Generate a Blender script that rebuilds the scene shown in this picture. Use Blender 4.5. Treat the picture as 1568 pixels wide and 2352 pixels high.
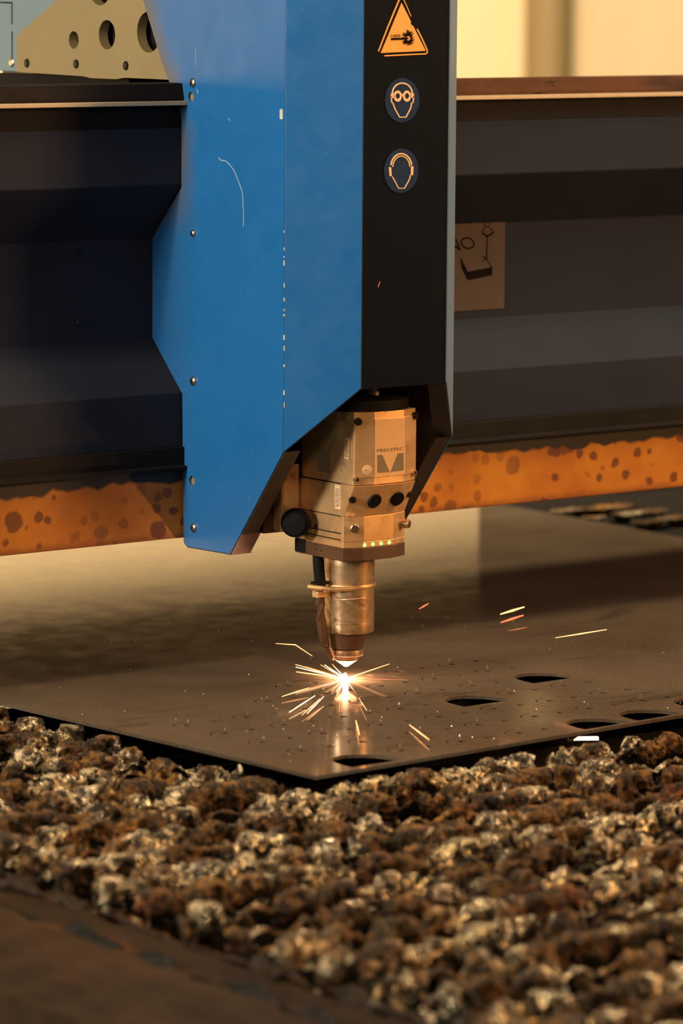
import bpy, bmesh, math, random
import numpy as np
from mathutils import Matrix, Vector
R_ = math.radians
for o in list(bpy.data.objects): bpy.data.objects.remove(o)
scn = bpy.context.scene
COL = scn.collection

# ---------------------------------------------------------------- camera
# world axes = machine axes: X along the gantry, Y away behind it, Z up, origin = cutting point on the sheet
YAW, PITCH, ROLL, FPX, DIST = 37.7, 7.98, 0.4, 8820.0, 4.851
RC = Matrix.Rotation(-R_(YAW), 3, 'Z') @ Matrix.Rotation(R_(90 - PITCH), 3, 'X') @ Matrix.Rotation(R_(ROLL), 3, 'Z')
CAM = -(RC @ Vector((9 / FPX * DIST, -384 / FPX * DIST, -DIST)))
cd = bpy.data.cameras.new('camera')
cam = bpy.data.objects.new('camera', cd); COL.objects.link(cam)
cam.matrix_world = Matrix.Translation(CAM) @ RC.to_4x4()
cd.sensor_fit = 'VERTICAL'; cd.sensor_height = 36.0; cd.lens = FPX / 2352 * 36
cd.clip_start = 0.1; cd.clip_end = 100
cd.dof.use_dof = True; cd.dof.focus_distance = 4.80; cd.dof.aperture_fstop = 4.6
scn.camera = cam

# ---------------------------------------------------------------- world, lamps, exposure
w = bpy.data.worlds.new('world'); scn.world = w; w.use_nodes = True
w.node_tree.nodes['Background'].inputs[0].default_value = (0.85, 0.72, 0.58, 1)
w.node_tree.nodes['Background'].inputs[1].default_value = 0.07
scn.view_settings.view_transform = 'Standard'; scn.view_settings.look = 'None'
scn.view_settings.gamma = 1; scn.view_settings.exposure = 0.0
scn.view_settings.use_curve_mapping = False

def area(name, loc, target, size, power, color, size_y=None, spread=180):
    l = bpy.data.lights.new(name, 'AREA'); l.energy = power; l.color = color
    l.size = size
    if size_y: l.shape = 'RECTANGLE'; l.size_y = size_y
    l.spread = R_(spread)
    o = bpy.data.objects.new(name, l); COL.objects.link(o)
    o.location = loc
    o.rotation_euler = (Vector(target) - Vector(loc)).to_track_quat('-Z', 'Y').to_euler()
    return o
area('hall_or_fill_lamp', (-3.4, 0.02, 1.15), (0, 0, 0.40), 0.45, 96, (1.0, 0.90, 0.78))          # window side, left of the machine
area('hall_or_fill_lamp', (2.2, -2.9, 1.25), (0.0, 0.0, 0.25), 0.8, 98, (1.0, 0.49, 0.17))          # sodium lamp in front
area('hall_or_fill_lamp', (0.9, -0.75, 3.2), (0.3, -0.3, 0.0), 1.0, 112, (1.0, 0.72, 0.42))           # above the front of the machine
area('hall_or_fill_lamp', (2.8, -0.7, 1.7), (0.6, 0.2, 0.35), 0.6, 26, (1.0, 0.88, 0.74))           # right of the machine
area('hall_or_fill_lamp', (1.5, 1.6, 3.8), (4.6, 6.0, 0.5), 1.5, 800, (1.0, 0.76, 0.47))          # on the back wall
area('hall_or_fill_lamp', (-3.5, 2.2, 3.8), (-4.5, 6.0, 0.2), 1.5, 900, (1.0, 0.80, 0.55))          # on the back wall, further left
area('hall_or_fill_lamp', (-3.0, -3.2, 2.0), (-0.4, 0.1, 0.4), 0.7, 30, (1.0, 0.84, 0.66))         # weak fill added at front left to lighten the gantry, no known source
area('hall_or_fill_lamp', (-2.0, -0.2, 2.3), (-0.5, -0.9, 0.0), 0.22, 42, (1.0, 0.74, 0.42))      # over the grid

# ---------------------------------------------------------------- helpers
def pix(x, y, axis, val):
    """point where the view ray through a photograph pixel meets the real plane axis=val"""
    d = RC @ Vector(((x - 784) / FPX, -(y - 1176) / FPX, -1.0))
    return CAM + d * ((val - CAM[axis]) / d[axis])

def obj(name, me, mat=None, parent=None, bevel=0.0):
    o = bpy.data.objects.new(name, me); COL.objects.link(o)
    if mat is not None and len(me.materials) == 0: me.materials.append(mat)
    if parent is not None: o.parent = parent
    if bevel:
        b = o.modifiers.new('bevel', 'BEVEL'); b.width = bevel; b.segments = 2; b.limit_method = 'ANGLE'; b.angle_limit = R_(35)
    return o
def tag(o, label, cat=None, group=None, kind=None):
    o['label'] = label
    if cat: o['category'] = cat
    if group: o['group'] = group
    if kind: o['kind'] = kind
    return o
def thing(name, label, cat, group=None, loc=(0, 0, 0)):
    o = bpy.data.objects.new(name, None); COL.objects.link(o); o.location = loc
    o.empty_display_size = 0.05
    return tag(o, label, cat, group)
def smooth(me, ang=35):
    for p in me.polygons: p.use_smooth = True
    try: me.set_sharp_from_angle(angle=R_(ang))
    except Exception: pass
def finish(bm, name, sm=False):
    bmesh.ops.recalc_face_normals(bm, faces=bm.faces)
    me = bpy.data.meshes.new(name); bm.to_mesh(me); bm.free()
    if sm: smooth(me)
    return me
class MB:
    def __init__(s): s.bm = bmesh.new()
    def box(s, x0, x1, y0, y1, z0, z1):
        v = [s.bm.verts.new(p) for p in [(x0,y0,z0),(x1,y0,z0),(x1,y1,z0),(x0,y1,z0),(x0,y0,z1),(x1,y0,z1),(x1,y1,z1),(x0,y1,z1)]]
        for f in [(0,3,2,1),(4,5,6,7),(0,1,5,4),(1,2,6,5),(2,3,7,6),(3,0,4,7)]: s.bm.faces.new([v[i] for i in f])
        return s
    def loft(s, rings, caps=True, closed=True):
        vs = [[s.bm.verts.new(p) for p in r] for r in rings]; n = len(vs[0])
        for a, b in zip(vs, vs[1:]):
            for i in range(n if closed else n - 1):
                j = (i + 1) % n; s.bm.faces.new((a[i], a[j], b[j], b[i]))
        if caps:
            s.bm.faces.new(vs[0][::-1]); s.bm.faces.new(vs[-1])
        return s
    def prism(s, pts, vec):
        v = Vector(vec); return s.loft([[Vector(p) for p in pts], [Vector(p) + v for p in pts]])
    def cyl(s, c, axis, r0, r1=None, h=0.01, n=28):
        r1 = r0 if r1 is None else r1
        ax = Vector(axis).normalized(); q = ax.to_track_quat('Z', 'Y'); c = Vector(c); R = []
        for hh, r in ((0, r0), (h, r1)):
            R.append([c + ax * hh + q @ Vector((r * math.cos(2*math.pi*i/n), r * math.sin(2*math.pi*i/n), 0)) for i in range(n)])
        return s.loft(R)
    def lathe(s, c, prof, n=40, axis=(0, 0, 1)):
        q = Vector(axis).normalized().to_track_quat('Z', 'Y'); c = Vector(c)
        return s.loft([[c + q @ Vector((r * math.cos(2*math.pi*i/n), r * math.sin(2*math.pi*i/n), z)) for i in range(n)] for r, z in prof])
    def tube(s, pts, r, n=10):
        pts = [Vector(p) for p in pts]; rr = r if isinstance(r, (list, tuple)) else [r] * len(pts); R = []
        for i, p in enumerate(pts):
            d = (pts[min(i+1, len(pts)-1)] - pts[max(i-1, 0)]).normalized(); q = d.to_track_quat('Z', 'Y')
            R.append([p + q @ Vector((rr[i]*math.cos(2*math.pi*k/n), rr[i]*math.sin(2*math.pi*k/n), 0)) for k in range(n)])
        return s.loft(R)
    def build(s, name, mat, parent=None, bevel=0.0, sm=False):
        return obj(name, finish(s.bm, name, sm), mat, parent, bevel)

def curve_plate(name, outline, holes, thick, mw, mat, parent=None, bevel=0.0):
    """a flat plate cut from its outline with real holes; mw maps its local XY plane into the world"""
    cu = bpy.data.curves.new(name, 'CURVE'); cu.dimensions = '2D'; cu.fill_mode = 'BOTH'; cu.extrude = thick / 2; cu.bevel_depth = bevel
    for ring in [outline] + holes:
        sp = cu.splines.new('POLY'); sp.points.add(len(ring) - 1); sp.use_cyclic_u = True
        for p, (a, b) in zip(sp.points, ring): p.co = (a, b, 0, 1)
    t = bpy.data.objects.new(name, cu); COL.objects.link(t)
    me = bpy.data.meshes.new_from_object(t, depsgraph=bpy.context.evaluated_depsgraph_get())
    bpy.data.objects.remove(t); bpy.data.curves.remove(cu)
    me.name = name; me.transform(mw); me.materials.clear()
    if mw.determinant() < 0: me.flip_normals()
    return obj(name, me, mat, parent)
YZ = lambda x: Matrix(((0, 0, 1, x), (1, 0, 0, 0), (0, 1, 0, 0), (0, 0, 0, 1)))      # local (a,b) -> (x, a, b)
def circ(cx, cy, r, n=28, ry=None):
    ry = ry or r
    return [(cx + r*math.cos(2*math.pi*i/n), cy + ry*math.sin(2*math.pi*i/n)) for i in range(n)]
def stroke2(pts, wd):
    """outline polygon of an open stroke of width wd in 2D"""
    L, Rr = [], []
    for i, p in enumerate(pts):
        a = pts[max(i-1, 0)]; b = pts[min(i+1, len(pts)-1)]
        dx, dy = b[0]-a[0], b[1]-a[1]; l = math.hypot(dx, dy) or 1
        nx, ny = -dy/l*wd/2, dx/l*wd/2
        L.append((p[0]+nx, p[1]+ny)); Rr.append((p[0]-nx, p[1]-ny))
    return L + Rr[::-1]
def ribbon(mb, pts, wd, nrm, th=0.0003):
    """thin flat ink line lying on a surface with normal nrm"""
    pts = [Vector(p) for p in pts]; nv = Vector(nrm).normalized()
    for a, b in zip(pts, pts[1:]):
        d = (b - a).normalized(); s_ = d.cross(nv) * wd / 2; e = d * wd * 0.3
        mb.prism([a - e - s_, b + e - s_, b + e + s_, a - e + s_], nv * th)
    return mb
def text_mesh(name, body, origin, xdir, ydir, height, width, mat, parent):
    cu = bpy.data.curves.new(name, 'FONT'); cu.body = body; cu.extrude = 0.01
    t = bpy.data.objects.new(name, cu); COL.objects.link(t)
    me = bpy.data.meshes.new_from_object(t, depsgraph=bpy.context.evaluated_depsgraph_get())
    bpy.data.objects.remove(t)
    xs = [v.co.x for v in me.vertices]; ys = [v.co.y for v in me.vertices]
    x0, x1, y0, y1 = min(xs), max(xs), min(ys), max(ys)
    X = Vector(xdir).normalized(); Y = Vector(ydir).normalized(); Z = X.cross(Y); O = Vector(origin)
    for v in me.vertices:
        v.co = O + X * ((v.co.x - x0) / (x1 - x0) * width) + Y * ((v.co.y - y0) / (y1 - y0) * height) + Z * (v.co.z * 0.01 + 0.0002)
    me.materials.clear()
    return obj(name, me, mat, parent)

# ---------------------------------------------------------------- materials
class N:
    """small node-tree writer"""
    def __init__(s, name):
        s.m = bpy.data.materials.new(name); s.m.use_nodes = True; s.t = s.m.node_tree
        s.b = s.t.nodes['Principled BSDF']; s.tc = s.t.nodes.new('ShaderNodeTexCoord')
    def node(s, typ, **kw):
        n = s.t.nodes.new(typ)
        for k, v in kw.items(): setattr(n, k, v)
        return n
    def link(s, a, b): s.t.links.new(a, b)
    def co(s, scale=(1, 1, 1), loc=(0, 0, 0)):
        m = s.node('ShaderNodeMapping'); m.inputs['Scale'].default_value = scale; m.inputs['Location'].default_value = loc
        s.link(s.tc.outputs['Object'], m.inputs['Vector']); return m.outputs[0]
    def noise(s, scale, detail=4, rough=.55, co=None, dist=0):
        n = s.node('ShaderNodeTexNoise'); n.inputs['Scale'].default_value = scale; n.inputs['Detail'].default_value = detail
        n.inputs['Roughness'].default_value = rough; n.inputs['Distortion'].default_value = dist
        s.link(co or s.co(), n.inputs['Vector']); return n.outputs['Fac']
    def voro(s, scale, co=None, feature='F1', out='Distance', rand=1):
        n = s.node('ShaderNodeTexVoronoi', feature=feature); n.inputs['Scale'].default_value = scale
        n.inputs['Randomness'].default_value = rand
        s.link(co or s.co(), n.inputs['Vector']); return n.outputs[out]
    def ramp(s, fac, stops, interp='LINEAR'):
        r = s.node('ShaderNodeValToRGB'); r.color_ramp.interpolation = interp
        while len(r.color_ramp.elements) < len(stops): r.color_ramp.elements.new(.5)
        for e, (p, c) in zip(r.color_ramp.elements, stops):
            e.position = p; e.color = (c, c, c, 1) if isinstance(c, (int, float)) else (*c, 1)
        s.link(fac, r.inputs[0]); return r.outputs[0]
    def mix(s, fac, a, b):
        m = s.node('ShaderNodeMix', data_type='RGBA')
        for sock, v in ((m.inputs[0], fac), (m.inputs[6], a), (m.inputs[7], b)):
            if isinstance(v, (int, float)): sock.default_value = v if sock.type == 'VALUE' else (v, v, v, 1)
            elif isinstance(v, tuple): sock.default_value = (*v, 1)
            else: s.link(v, sock)
        return m.outputs[2]
    def math(s, op, a, b=0.0, c=0.0):
        m = s.node('ShaderNodeMath', operation=op)
        for sock, v in zip(m.inputs, (a, b, c)):
            if isinstance(v, (int, float)): sock.default_value = v
            else: s.link(v, sock)
        return m.outputs[0]
    def xyz(s):
        n = s.node('ShaderNodeSeparateXYZ'); s.link(s.tc.outputs['Object'], n.inputs[0]); return n.outputs
    def bump(s, h, strength=.3, dist=.001):
        b = s.node('ShaderNodeBump'); b.inputs['Strength'].default_value = strength; b.inputs['Distance'].default_value = dist
        s.link(h, b.inputs['Height']); s.link(b.outputs[0], s.b.inputs['Normal'])
    def set(s, **kw):
        for k, v in kw.items():
            sock = s.b.inputs[{'color': 'Base Color', 'rough': 'Roughness', 'metal': 'Metallic', 'spec': 'Specular IOR Level'}.get(k, k)]
            if isinstance(v, (int, float)): sock.default_value = v
            elif isinstance(v, tuple): sock.default_value = (*v, 1)
            else: s.link(v, sock)
        return s.m
def simple(name, c, rough=.5, metal=0.0, var=.12, scale=60, bump=.15, spec=.5):
    n = N(name); f = n.noise(scale, 5)
    n.bump(n.noise(scale * 6, 3), bump, .0006)
    return n.set(color=n.mix(f, tuple(x * (1 - var * 2) for x in c), tuple(min(1, x * (1 + var * 2)) for x in c)), rough=rough, metal=metal, spec=spec)
def glow(name, c, e):
    n = N(name); n.b.inputs['Emission Color'].default_value = (*c, 1); n.b.inputs['Emission Strength'].default_value = e
    return n.set(color=(0.02, 0.02, 0.02))

def mat_blue():
    n = N('blue_paint'); x = n.xyz()
    big = n.noise(9, 5)
    base = n.mix(big, (0.008, 0.105, 0.31), (0.013, 0.130, 0.37))
    # greasy brown dirt along the rear edge, where hands and dust reach it, upper half
    edge = n.math('SUBTRACT', x[1], n.math('MULTIPLY', n.math('MAXIMUM', n.math('SUBTRACT', x[2], .69), 0), .52))
    d = n.math('ADD', edge, n.math('MULTIPLY', n.noise(22, 5), .045))
    up = n.ramp(x[2], [(.555, .08), (.63, 1.0)])
    dirt = n.math('MULTIPLY', n.ramp(d, [(.158, 0), (.197, .80)]), up)
    speck = n.ramp(n.noise(130, 4, .7), [(.66, 0), (.72, .35)])
    c = n.mix(dirt, base, (0.115, 0.095, 0.055)); c = n.mix(speck, c, (0.10, 0.20, 0.33))
    n.bump(n.noise(900, 2), .16, .0004)
    return n.set(color=c, rough=n.ramp(n.noise(30, 4), [(.3, .27), (.7, .40)]), spec=.5)
def mat_sheet():
    n = N('mill_scale_steel')
    a = n.noise(5, 6, .6); b = n.noise(3.2, 5, .65, n.co((1, 3.2, 1), (3, 7, 0)), .6)
    c = n.mix(n.ramp(a, [(.35, 0), (.65, 1)]), (0.070, 0.050, 0.034), (0.100, 0.075, 0.053))
    c = n.mix(n.ramp(b, [(.60, 0), (.68, .75)]), c, (0.040, 0.028, 0.020))
    c = n.mix(n.ramp(n.noise(240, 2), [(.45, 0), (.8, .4)]), c, (0.19, 0.15, 0.11))
    n.bump(n.noise(420, 3), .05, .0003)
    return n.set(color=c, rough=n.ramp(n.noise(24, 5), [(.3, .060), (.7, .095)]), metal=0, spec=.10)
def mat_orange():
    n = N('orange_paint'); x = n.xyz()
    wv = n.noise(14, 4)
    c = n.mix(n.ramp(wv, [(.35, 0), (.7, 1)]), (0.35, 0.105, 0.006), (0.46, 0.175, 0.012))
    def blot(scale, loc, lo, hi, pres):
        w_ = n.node('ShaderNodeVectorMath', operation='ADD')
        nn = n.node('ShaderNodeTexNoise'); nn.inputs['Scale'].default_value = 55; n.link(n.co(), nn.inputs['Vector'])
        mm = n.node('ShaderNodeVectorMath', operation='SCALE'); mm.inputs['Scale'].default_value = .010; n.link(nn.outputs['Color'], mm.inputs[0])
        n.link(n.co((1, .05, 1), loc), w_.inputs[0]); n.link(mm.outputs[0], w_.inputs[1])
        d = n.voro(scale, w_.outputs[0]); p = n.voro(scale, w_.outputs[0], out='Color')
        sep = n.node('ShaderNodeSeparateColor'); n.link(p, sep.inputs[0])
        keep = n.math('GREATER_THAN', sep.outputs[0], pres)
        return n.math('MULTIPLY', n.ramp(d, [(lo, 1), (hi, 0)]), keep)
    m1 = blot(22, (0, 0, 0),   .27, .33, .22); m2 = blot(44, (2, 0, 5), .28, .36, .36)
    m = n.math('MAXIMUM', m1, m2)
    m = n.math('MULTIPLY', m, n.ramp(n.noise(3.5, 2), [(.34, .4), (.44, 1)]))
    c = n.mix(n.math('MULTIPLY', m, .9), c, (0.115, 0.030, 0.006))
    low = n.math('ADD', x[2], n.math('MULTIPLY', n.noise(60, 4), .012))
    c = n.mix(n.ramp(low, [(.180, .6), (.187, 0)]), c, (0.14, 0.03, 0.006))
    # soot that has run down from the rail
    e = n.math('ADD', x[2], n.math('ADD', n.math('MULTIPLY', n.noise(4, 3), .022), n.math('MULTIPLY', n.voro(46, n.co((1, .05, .6)), 'SMOOTH_F1'), .014)))
    c = n.mix(n.ramp(e, [(.2590, 0), (.2610, 1)]), c, (0.014, 0.010, 0.008))
    n.bump(n.noise(200, 4), .2, .0006)
    return n.set(color=c, rough=.5, spec=.35)
def mat_slag():
    n = N('slag_crust')
    a = n.noise(18, 5, .6); big = n.noise(11, 3, .5, n.co((1, 1, 1), (4, 2, 8)))
    rust = n.mix(n.ramp(a, [(.35, 0), (.68, 1)]), (0.018, 0.007, 0.002), (0.36, 0.165, 0.028))
    rust = n.mix(n.ramp(n.noise(4.2, 2, .5, n.co((1, 1, 1), (11, 2, 0))), [(.60, 0), (.66, .8)]), rust, (0.26, 0.065, 0.013))
    met = n.ramp(n.math('ADD', n.math('MULTIPLY', big, .7), n.math('MULTIPLY', n.noise(120, 3, .6), .3)), [(.50, 0), (.545, 1)])
    c = n.mix(met, rust, n.mix(n.noise(30, 2), (0.70, 0.50, 0.20), (0.88, 0.84, 0.70)))
    c = n.mix(n.ramp(n.noise(85, 4, .65), [(.44, .92), (.60, 0)]), c, (0.010, 0.007, 0.004))
    f = n.noise(230, 5, .7); v = n.voro(190)
    n.bump(n.math('ADD', f, n.math('MULTIPLY', v, .6)), 1.0, .005)
    return n.set(color=c, rough=n.mix(met, .5, .16), metal=n.math('MULTIPLY', met, .9), spec=.3)
def mat_head():
    n = N('head_metal')
    f = n.noise(14, 6, .6); s = n.noise(45, 4, .6)
    c = n.mix(n.ramp(f, [(.3, 0), (.7, 1)]), (0.70, 0.41, 0.17), (1.0, 0.64, 0.31))
    c = n.mix(n.ramp(s, [(.56, 0), (.74, .55)]), c, (0.16, 0.10, 0.05))
    n.bump(n.noise(500, 3), .08, .0003)
    return n.set(color=c, rough=n.ramp(f, [(.3, .34), (.7, .48)]), metal=.7)
def mat_copper():
    n = N('worn_bronze')
    f = n.noise(26, 6, .65, None, 1.2); g = n.noise(70, 4, .6)
    c = n.mix(n.ramp(f, [(.38, 0), (.62, 1)]), (0.30, 0.15, 0.06), (0.85, 0.60, 0.34))
    c = n.mix(n.ramp(g, [(.62, 0), (.72, .7)]), c, (0.08, 0.04, 0.02))
    n.bump(n.noise(120, 5), .2, .0008)
    return n.set(color=c, rough=n.ramp(f, [(.4, .44), (.6, .28)]), metal=.8)
def mat_disc():
    n = N('blue_sticker')
    sp = n.ramp(n.voro(420), [(.10, 1), (.17, 0)])
    keep = n.ramp(n.noise(330, 1), [(.55, 0), (.62, .8)])
    return n.set(color=n.mix(n.math('MULTIPLY', sp, keep), (0.006, 0.028, 0.085), (0.35, 0.42, 0.5)), rough=.6, spec=.12)
def mat_rail():
    n = N('brown_dusty_steel')
    c = n.mix(n.ramp(n.noise(6, 6, .6, n.co((2, .5, 1))), [(.3, 0), (.7, 1)]), (0.010, 0.005, 0.002), (0.042, 0.022, 0.008))
    c = n.mix(n.ramp(n.noise(5, 5, .7, n.co((3, .6, 1), (5, 0, 0))), [(.60, 0), (.72, .8)]), c, (0.11, 0.036, 0.009))
    c = n.mix(.2, c, (0.008, 0.004, 0.002))
    n.bump(n.noise(90, 5), .4, .002)
    return n.set(color=c, rough=.6, spec=.15)

M_blue = mat_blue(); M_sheet = mat_sheet(); M_orange = mat_orange(); M_slag = mat_slag(); M_head = mat_head()
M_bronze = mat_copper(); M_disc = mat_disc(); M_rail = mat_rail()
M_bluesheen = simple('sheen_blue_paint', (0.13, 0.20, 0.29), .4, 0, .05, 20, .1)  # housing blue made paler and greyer, grazing sheen put into the colour
M_black = simple('black_paint', (0.003, 0.0052, 0.0110), .6, 0, .1, 40, .2, .05)
M_gantry = simple('dark_grey_paint', (0.018, 0.022, 0.034), .6, 0, .12, 6, .2, .08)
M_dark = simple('sooty_steel', (0.008, 0.0065, 0.0055), .6, 0, .2, 20, .3, .12)
M_railtop = simple('ground_rail_steel', (0.42, 0.34, 0.23), .45, .1, .1, 60, .1)
def mat_toprail():
    n = N('stained_rail'); x = n.xyz()
    f = n.noise(7, 5, .6, n.co((1, 1, 3))); r = n.ramp(x[0], [(.0, 0), (.35, 1)])
    c = n.mix(n.math('MULTIPLY', n.ramp(f, [(.38, .3), (.6, 1)]), r), (0.012, 0.009, 0.008), (0.085, 0.036, 0.014))
    c = n.mix(n.ramp(n.noise(12, 5, .6, n.co((1, 1, 4), (9, 0, 0))), [(.58, 0), (.62, .9)]), c, (0.010, 0.007, 0.006))
    return n.set(color=c, rough=.6, spec=.08)
M_toprail = mat_toprail()
M_brown = simple('rusty_brown_steel', (0.085, 0.035, 0.014), .5, 0, .35, 18, .3)
M_beige = simple('beige_painted_steel', (0.22, 0.17, 0.082), .5, 0, .10, 8, .25)
M_bluegrey = simple('blue_grey_panel', (0.13, 0.20, 0.235), .5, 0, .06, 10, .1)
M_steel = simple('zinc_screw', (0.62, 0.55, 0.45), .28, 1, .05, 60, .05)
M_darkscrew = simple('blackened_screw', (0.03, 0.022, 0.016), .35, .6, .1, 60, .05)
M_knurl = simple('nickel_stud', (0.75, 0.70, 0.60), .25, 1, .05, 60, .1)
M_inside = simple('housing_inside', (0.030, 0.022, 0.017), .6, 0, .2, 20, .2)
M_pink = simple('scuffed_primer', (0.24, 0.125, 0.10), .6, 0, .35, 60, .5)
M_wall = simple('cream_wall', (0.80, 0.66, 0.42), .8, 0, .04, 1.2, .05)
M_upper = simple('darkened_upper_wall', (0.012, 0.009, 0.006), .9, 0, .1, 2, .05, 0.05)
M_post = simple('olive_post', (0.20, 0.145, 0.065), .6, 0, .05, 3, .05)
M_floor = simple('concrete_floor', (0.10, 0.085, 0.065), .7, 0, .2, 3, .2)
M_paper = simple('stained_paper', (0.060, 0.040, 0.026), .8, 0, .12, 22, .1)
M_ink = simple('marker_ink', (0.007, 0.004, 0.004), .8, 0, .1, 60, .1, .05)
M_yellow = simple('orange_yellow_print', (0.90, 0.40, 0.06), .5, 0, .03)
M_cream = simple('cream_print', (0.90, 0.60, 0.34), .5, 0, .03)
M_print = simple('grey_print', (0.20, 0.15, 0.085), .5, 0, .05)
M_label = simple('tinted_label', (0.74, 0.47, 0.23), .4, .2, .06, 30, .05)
M_rubber = simple('black_rubber', (0.005, 0.005, 0.005), .6, 0, .1, 60, .1, .15)
M_scratch = simple('bare_scratch', (0.45, 0.50, 0.55), .5, 0, .1)
M_chip = simple('paint_chip', (0.50, 0.52, 0.45), .5, 0, .1)
M_led = glow('led_green', (0.28, 1.0, 0.16), 2.6)
M_tip = simple('polished_copper', (0.95, 0.70, 0.52), .32, .5, .03)
M_spark = glow('glowing_spark', (1.0, 0.36, 0.13), 3.2)
M_sparkdim = glow('dim_spark', (1.0, 0.22, 0.07), 1.1)
M_sparkhot = glow('hot_spark', (1.0, 0.55, 0.27), 5.0)
M_core = glow('cutting_flare', (1.0, 0.75, 0.48), 60.0)

# ---------------------------------------------------------------- hall
def struct(name, o, label):
    o['kind'] = 'structure'; o['label'] = label; return o
struct('floor', MB().box(-8, 16, -6, 6.2, -0.95, -0.86).build('floor', M_floor), 'dark concrete workshop floor')
struct('wall_back', MB().box(-8, 16, 6.0, 6.2, -0.86, 1.0).build('wall_back', M_wall), 'cream workshop wall, out of focus above the gantry')
struct('wall_back', MB().box(-8, 16, 6.0, 6.2, 1.0, 4.5).build('wall_back', M_upper), 'dark upper part of the workshop wall')  # out of view; dark so the sheet mirrors only the cream band
pst = MB().cyl((5.40, 5.90, -0.86), (0, 0, 1), 0.078, None, 5.3, 32).build('trim_1', M_post, None, 0, True)
struct('trim_1', pst, 'olive brown round post in front of the cream wall')

# ---------------------------------------------------------------- gantry
G = thing('gantry_beam', 'long dark grey folded gantry beam crossing behind the blue housing', 'gantry', loc=(0.1, 0.35, 0.17))
def gpart(name, o, lab=None):
    o.parent = G; o.matrix_parent_inverse = Matrix.Translation(-Vector(G.location))
    if lab: o['label'] = lab
    return o
X0, X1 = -1.3, 1.55
def xprism(prof, x0=X0, x1=X1):
    return MB().prism([(x0, y, z) for y, z in prof], (x1 - x0, 0, 0))
gpart('b', xprism([(.172, .690), (.172, .6185), (.235, .5485), (.235, .4185), (.172, .357), (.172, .288), (.21, .262), (.65, .262), (.65, .690)]).build('beam_body', M_gantry, bevel=.0015))
gpart('b', xprism([(.166, .722), (.166, .7285), (.170, .7457), (.215, .7457), (.215, .690), (.186, .690), (.186, .719)])  .build('top_rail', M_toprail, bevel=.001), 'brown stained top rail')
gpart('b', xprism([(.158, .7185), (.158, .7240), (.176, .7240), (.176, .7185)]).build('guide_strip', M_railtop, bevel=.0008), 'bright ground guide strip')
gpart('b', xprism([(.176, .6895), (.176, .7185), (.19, .7185), (.19, .6895)]).build('rail_web', M_dark))
gpart('b', xprism([(.164, .2885), (.164, .2655), (.158, .2645), (.158, .2600), (.20, .2600), (.20, .2885)]).build('lower_rail', M_dark, bevel=.001), 'sooty black lower rail')
gpart('b', xprism([(.170, .2600), (.170, .1712), (.30, .1712), (.30, .2600)]).build('orange_beam', M_orange, bevel=.0015), 'orange painted lower beam with scorch spots and soot')
for z in (.5336, .4466):
    s = MB().cyl((-.2440, .2352, z), (0, -1, 0), .0052, .0040, .0035, 16).build('panel_screw', M_darkscrew, sm=True); gpart('s', s)
    s2 = MB().cyl((-.2440, .2316, z), (0, -1, 0), .0022, None, .0004, 6).build('socket', M_rubber, s)
# paper notice in the recess
nt = thing('paper_notice', 'brown stained paper notice reading NO with a hand drawing, stuck on the gantry', 'notice', loc=(0.40, 0.234, 0.43))
def npart(o):
    o.parent = nt; o.matrix_parent_inverse = Matrix.Translation(-Vector(nt.location)); return o
npart(MB().box(.330, .4512, .2342, .2349, .4312, .5500).build('paper', M_paper))
def np_(cx, cy):
    p = pix(1000 + cx / 7.84, 480 + cy / 7.84, 1, .2341); return p
def poly(l): return [np_(*q) for q in l]
ink = MB()
ribbon(ink, poly([(215, 745), (235, 590), (330, 650), (440, 735), (365, 545)]), .0022, (0, -1, 0))
ell = [(575 + 118*math.cos(t)*math.cos(.35) - 92*math.sin(t)*math.sin(.35), 615 + 118*math.cos(t)*math.sin(.35) + 92*math.sin(t)*math.cos(.35)) for t in [i*2*math.pi/20 for i in range(21)]]
ribbon(ink, poly(ell), .0020, (0, -1, 0))
npart(ink.build('word_mark', M_ink))
ink = MB()
ribbon(ink, poly([(885, 225), (960, 225), (985, 280), (940, 330), (880, 300), (885, 225)]), .0010, (0, -1, 0))
ribbon(ink, poly([(880, 335), (840, 430), (880, 470), (930, 480), (1000, 465), (1045, 420), (985, 350)]), .0014, (0, -1, 0))
ribbon(ink, poly([(850, 440), (930, 490), (1030, 430)]), .0022, (0, -1, 0))
ribbon(ink, poly([(930, 480), (925, 620), (920, 900), (860, 855)]), .0018, (0, -1, 0))
ribbon(ink, poly([(920, 910), (835, 940)]), .0010, (0, -1, 0))
ribbon(ink, poly([(925, 930), (1015, 1050)]), .0012, (0, -1, 0))
ink.prism(poly([(440, 875), (460, 890), (575, 1120), (600, 1280), (565, 1260), (470, 1060)]), (0, -.0003, 0))
ink.prism(poly([(575, 1130), (1015, 1045), (1018, 1190), (600, 1280)]), (0, -.0004, 0))
npart(ink.build('drawing', M_ink))

# ---------------------------------------------------------------- blue housing (Z-axis column cover)
H = thing('axis_housing', 'tall blue sheet metal housing with black front carrying the cutting head', 'machine cover', loc=(0, .1, .16))
def hp(o, lab=None, par=None):
    o.parent = par or H
    if par is None: o.matrix_parent_inverse = Matrix.Translation(-Vector(H.location))
    if lab: o['label'] = lab
    return o
TOP = 1.02
XL, XR, YC, YF, XF = -.132, .132, -.044, -.112, .066
side = [(YC, TOP), (YC, .3030), (.0651, .1636), (.1600, .1615), (.1657, .1660), (.1690, .3550), (.2380, .4240), (.2380, .5450), (.1714, .6158), (.1716, .7000), (.176, .7150), (.215, .7710), (.2556, .8479), (.330, TOP)]
holes_l = [circ(.151, .7294, .0062, 20), circ(.1479, .2468, .0062, 20)]
hp(curve_plate('side_panel', side, holes_l, .002, YZ(XL), M_blue), 'bright blue left side panel, scratched')
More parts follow.
